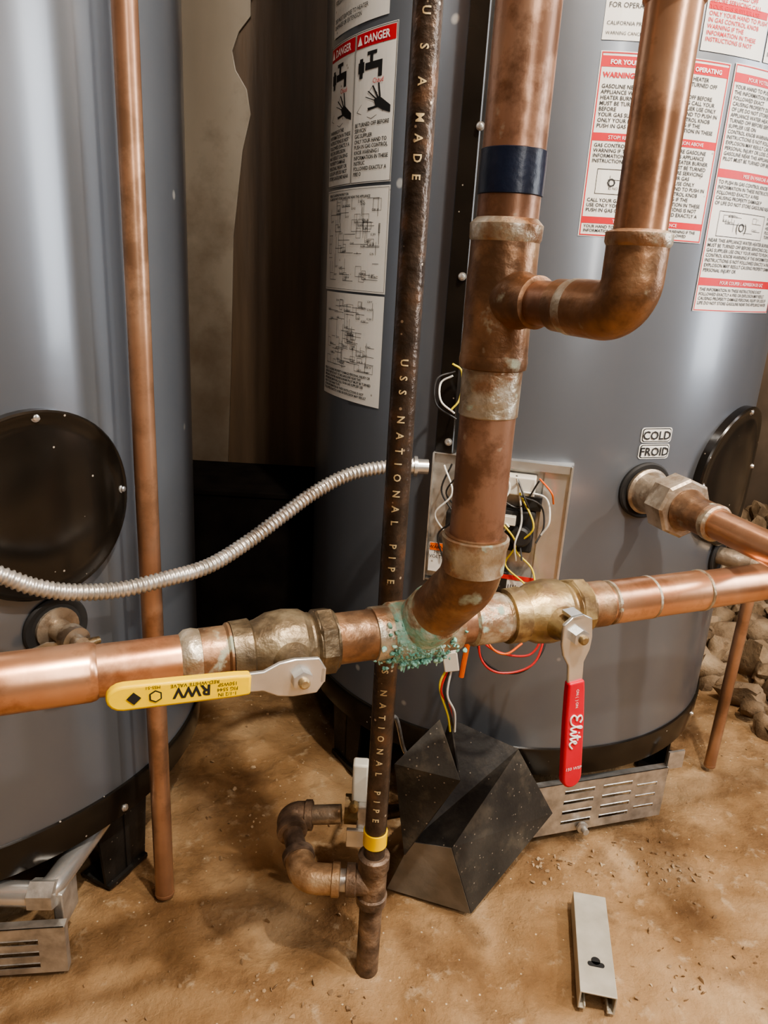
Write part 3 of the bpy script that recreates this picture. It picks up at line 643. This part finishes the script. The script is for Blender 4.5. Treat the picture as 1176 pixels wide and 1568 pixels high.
prism('grip_logo',[(0,.005),(.005,0),(0,-.005),(-.005,0)],so+ua*.125,ua,UZ,n_,0,.0004,black_ink)
rev('grip_logo_ring',so+ua*.110,n_,[(0,.005),(.0003,.005)],black_ink,seg=6)
rev('grip_logo_ring_in',so+ua*.110,n_,[(.0002,.0038),(.0006,.0038)],yellow,seg=6)
grp('ball_valve.001')
c=valve(.137,brass)
ua=(-UZ+p_*.11).normalized(); ub=ua.cross(n_)*-1
handle(c,ua,ub,.170,.048,red,w=.0105)
so=c+n_*.0568; tx=ua; ty=n_.cross(ua)
S0=so+ua*.084-ty*.006
for nm,st in (('E',[(.009,.011),(.006,.013),(.002,.0115),(.003,.008),(.006,.007),(.002,.006),(.0,.003),(.003,.0),(.008,.001),(.011,.004)]),
    ('l',[(.011,.004),(.0145,.010),(.015,.013),(.0133,.012),(.0125,.004),(.0135,.0005),(.016,.003)]),
    ('i',[(.016,.003),(.018,.007),(.0178,.002),(.019,.0005),(.021,.003)]),('dot',[(.0193,.0098),(.0198,.0106)]),
    ('t',[(.021,.003),(.0245,.012),(.0235,.004),(.024,.0005),(.0265,.003)]),('bar',[(.0215,.0085),(.027,.009)]),
    ('e',[(.0265,.003),(.030,.006),(.0295,.0078),(.0275,.006),(.0275,.002),(.030,.0),(.0345,.003)])):
    tube('script_'+nm,curve_pts([S0+tx*a*1.1+ty*b for a,b in st],6),.0009,white_ink,seg=8)
flat_text('grip_text_wsp','150 WSP',.0050,so+ua*.148,p_,UZ,white_ink)
flat_text('grip_text_on','ON (  ) ON',.0042,so+ua*.066-ty*.001,tx,ty,white_ink)

grp('copper_drop_pipe')
tube('drop_pipe',[(-.260,.770,.004),(-.260,.770,2.20)],.0120,copper_brown,seg=32)
rev('pipe_mouth',(-.260,.770,.0035),(0,0,1),[(0,.0121),(.001,.0125),(.004,.0125),(.005,.0121)],copper_brown)
rev('pipe_coupling',(-.260,.770,2.0),(0,0,1),[(0,.012),(.001,.0138),(.05,.0138),(.051,.012)],copper_dark)
grp('copper_drop_pipe.001')
tube('relief_drop',fillet([(.552,1.02,.43),(.600,1.110,.42),(.600,1.115,.004)],.03),.0095,copper_brown,seg=24)
rev('relief_mouth',(.600,1.115,.0035),(0,0,1),[(0,.0096),(.001,.010),(.004,.010),(.005,.0096)],copper_brown)

# ------------------------------------------------------------------ gas line
grp('gas_pipe')
GX,GY=.0115,.684
tube('gas_riser',[(GX,GY,.155),(GX,GY,2.34)],.0122,iron,seg=48)
rev('yellow_band',(GX,GY,.182),(0,0,1),[(0,.0123),(.0005,.0137),(.0185,.0137),(.019,.0123)],yellow,seg=36)
rev('tee',(GX,GY,.098),(0,0,1),[(0,.015),(.001,.0178),(.012,.0182),(.014,.0163),(.048,.0163),(.052,.0182),(.068,.0182),(.070,.015)],iron_rust,seg=32)
rev('tee_side',(GX,GY,.128),(-1,0,0),[(0,.016),(.018,.0165),(.020,.0185),(.030,.0185),(.031,.013)],iron_rust,seg=32)
tube('drip_leg',[(GX,GY,-.012),(GX,GY,.10)],.0134,iron_rust,seg=32)
E1=V((-.068,.684,.127)); E2=V((-.100,.778,.134))
rev('nipple_a',(GX,GY,.127),(-1,0,0),[(.025,.0125),(.06,.0125)],steel,seg=28)
tube('elbow_a',fillet([(-.030,.684,.127),E1,E1+(E2-E1).normalized()*.034],.020),.0172,iron_orange,seg=28)
rev('elbow_a_bead',(-.036,.684,.127),(1,0,0),[(0,.0172),(.001,.0192),(.009,.0192),(.010,.0172)],iron_orange,seg=28)
dd=(E2-E1).normalized()
rev('elbow_a_bead_b',E1,dd,[(.026,.0172),(.027,.0192),(.036,.0192),(.037,.015)],iron_rust,seg=28)
tube('nipple_b',[E1+dd*.03,E2-dd*.02],.0125,iron_rust,seg=24)
tube('elbow_b',fillet([E2-dd*.032,E2,E2+V((.032,0,.002))],.018),.0168,iron_rust,seg=28)
rev('elbow_b_bead',E2,V((1,0,.06)),[(.022,.0168),(.023,.0188),(.031,.0188),(.032,.013)],iron_rust,seg=28)
rev('elbow_b_bead_b',E2,-dd,[(.022,.0168),(.023,.0188),(.031,.0188),(.032,.013)],iron_rust,seg=28)
tube('nipple_c',[E2+V((.02,0,.001)),E2+V((.068,0,.006))],.0122,brass_grey,seg=24)
A=Acc()
def down_text(s,z,size=.0095,cs=2.75):
    v,f=text_geo(s,size,'LEFT',cs,1,.0002,sub=2); th=-4
    A.put([cyl((GX,GY),.01262,th+math.degrees((q[1]-size*.35)/.0122),z-q[0]) for q in v],f)
down_text('USS NATIONAL PIPE',.727)
down_text('USS NATIONAL PIPE',.440)
down_text('U S A MADE',1.00)
A.make('pipe_stencil',gold_ink,smooth=False)
grp('gas_control_valve')
box('valve_block',(.006,.790,.136),(.036,.045,.050),steel,bev=.003)
box('valve_solenoid',(-.010,.785,.188),(.020,.018,.056),plastic_w,bev=.003)
box('valve_plate',(.000,.765,.116),(.048,.006,.026),chrome,bev=.001)
rev('valve_inlet_hex',(-.012,.786,.142),(-1,0,0),[(-.002,.0185),(.016,.0185)],brass,seg=8)
rev('valve_pressure_tap',(-.016,.770,.162),(0,-1,.2),[(0,.006),(.010,.006),(.012,.003)],brass,seg=10)
rev('valve_cap',(.010,.80,.160),(0,0,1),[(0,.012),(.012,.012),(.014,.009),(.03,.009)],plastic_w,seg=20)
tube('gas_manifold',fillet([(.018,.795,.13),(.05,.84,.10),(.12,.96,.07)],.03),.009,iron,seg=20)
tube('pilot_tube',curve_pts([(.004,.79,.20),(.008,.80,.235),(.03,.85,.24),(.05,.90,.15),(.08,.95,.09)],8),.003,steel,seg=10)

# ------------------------------------------------------------------ flexible conduit
grp('flexible_metal_conduit')
ctrl=[(-1.2,.40,1.9),(-1.0,.38,1.2),(-.75,.43,.75),(-.60,.50,.60),(-.50,.54,.550),(-.42,.585,.530),(-.365,.620,.520),(-.329,.640,.498),(-.301,.660,.485),(-.267,.690,.476),(-.230,.720,.477),(-.191,.760,.479),(-.155,.800,.495),(-.122,.830,.517),(-.087,.860,.540),(-.049,.880,.559),(-.010,.892,.568),(.030,.900,.571)]
cp=curve_pts(ctrl,14)
L=[0]
for i in range(1,len(cp)): L.append(L[-1]+(cp[i]-cp[i-1]).length)
step=.00135; n=int(L[-1]/step); pts=[];rs=[];j=0
for i in range(n+1):
    s=i*step
    while j<len(L)-2 and L[j+1]<s: j+=1
    t=(s-L[j])/max(1e-9,(L[j+1]-L[j])); pts.append(cp[j].lerp(cp[j+1],min(1,t)))
    ph=(i%4)/4; rs.append(.0072+(.0016 if ph in(.25,.5) else 0.0))
tube('conduit_armour',pts,rs,conduit_m,seg=18,sharp=50)
rev('conduit_connector',(.022,.8995,.5705),(1,.08,0),[(0,.0105),(.012,.0105),(.012,.013),(.016,.013),(.016,.0095),(.030,.0095)],chrome,seg=20)
rev('connector_screw',(.028,.893,.577),(0,-.8,.6),[(0,.004),(.006,.004)],chrome,seg=10)

# ------------------------------------------------------------------ strut channel on the floor
grp('metal_strut_channel')
a0=V((.303,.786,.001)); a1=V((.278,.640,.001)); ul=(a0-a1).normalized(); uw=V((ul.y,-ul.x,0)); L_=(a0-a1).length
w=.021;h=.026;t=.0022
prof=[(-w,0),(-w,h),(w,h),(w,0),(w-.009,0),(w-.009,.006),(w-.009+t,.006),(w-.009+t,t),(w-t,t),(w-t,h-t),(-w+t,h-t),(-w+t,t),(-w+.009-t,t),(-w+.009-t,.006),(-w+.009,.006),(-w+.009,0)]
prism('channel_profile',prof,a1,uw,UZ,ul,0,L_,beige_steel,bev=.0008)
rev('slot_hole',a1+ul*.045+V((0,0,h)),UZ,[(-.0005,.0055),(.0003,.0055)],black_ink,seg=20)
prism('slot_hole_b',rr(-.010,.010,-.0035,.0035,.0034),a1+ul*.040+V((0,0,h)),uw,ul,UZ,-.0002,.0003,black_ink)

# ------------------------------------------------------------------ lights
def light(name,kind,loc,energy,size,color,target=None,sy=None):
    l=bpy.data.lights.new(name,kind); l.energy=energy; l.color=color
    if kind=='AREA':
        l.size=size
        if sy: l.shape='RECTANGLE'; l.size_y=sy
    else: l.shadow_soft_size=size
    o=bpy.data.objects.new(name,l); bpy.context.collection.objects.link(o); o.location=loc
    if target is not None: o.rotation_euler=(V(target)-V(loc)).to_track_quat('-Z','Y').to_euler()
light('bulb_key','POINT',(.42,.05,2.05),115,.03,(1,.93,.82))
light('bulb_side','POINT',(1.45,.0,1.95),72,.03,(1,.91,.79))
light('gap_fill_light','POINT',(-.12,-.35,2.0),16,.05,(1,.94,.86))  # added fill to brighten the panel between the heaters
light('streak_light','AREA',(.56,-.50,1.50),9,.07,(1,.97,.92),(.30,.9,1.50),1.1)  # added strip light, draws the vertical streak on the right heater
light('reflection_light_right','AREA',(1.9,.60,1.35),26,.45,(.92,.96,1.0),(-.6,.8,1.1),1.4)  # added area light for the bright reflections on the left heater
w=bpy.data.worlds.new('World'); scene.world=w; w.use_nodes=True
w.node_tree.nodes['Background'].inputs[0].default_value=(.6,.55,.5,1); w.node_tree.nodes['Background'].inputs[1].default_value=.10

# ------------------------------------------------------------------ camera
cd=bpy.data.cameras.new('camera'); cam=bpy.data.objects.new('camera',cd); bpy.context.collection.objects.link(cam)
cd.sensor_fit='VERTICAL'; cd.sensor_height=36; cd.lens=1444/2000*36; cd.clip_start=.02
rt=V((.9983,-.0581,0)).normalized(); upv=V((0.0553,0.9496,0.3083)).normalized(); fw=upv.cross(rt)
Rm=Matrix((rt,fw,upv)); 
cam.matrix_world=Matrix.Translation((0,0,.8))@Rm.to_4x4()
scene.camera=cam
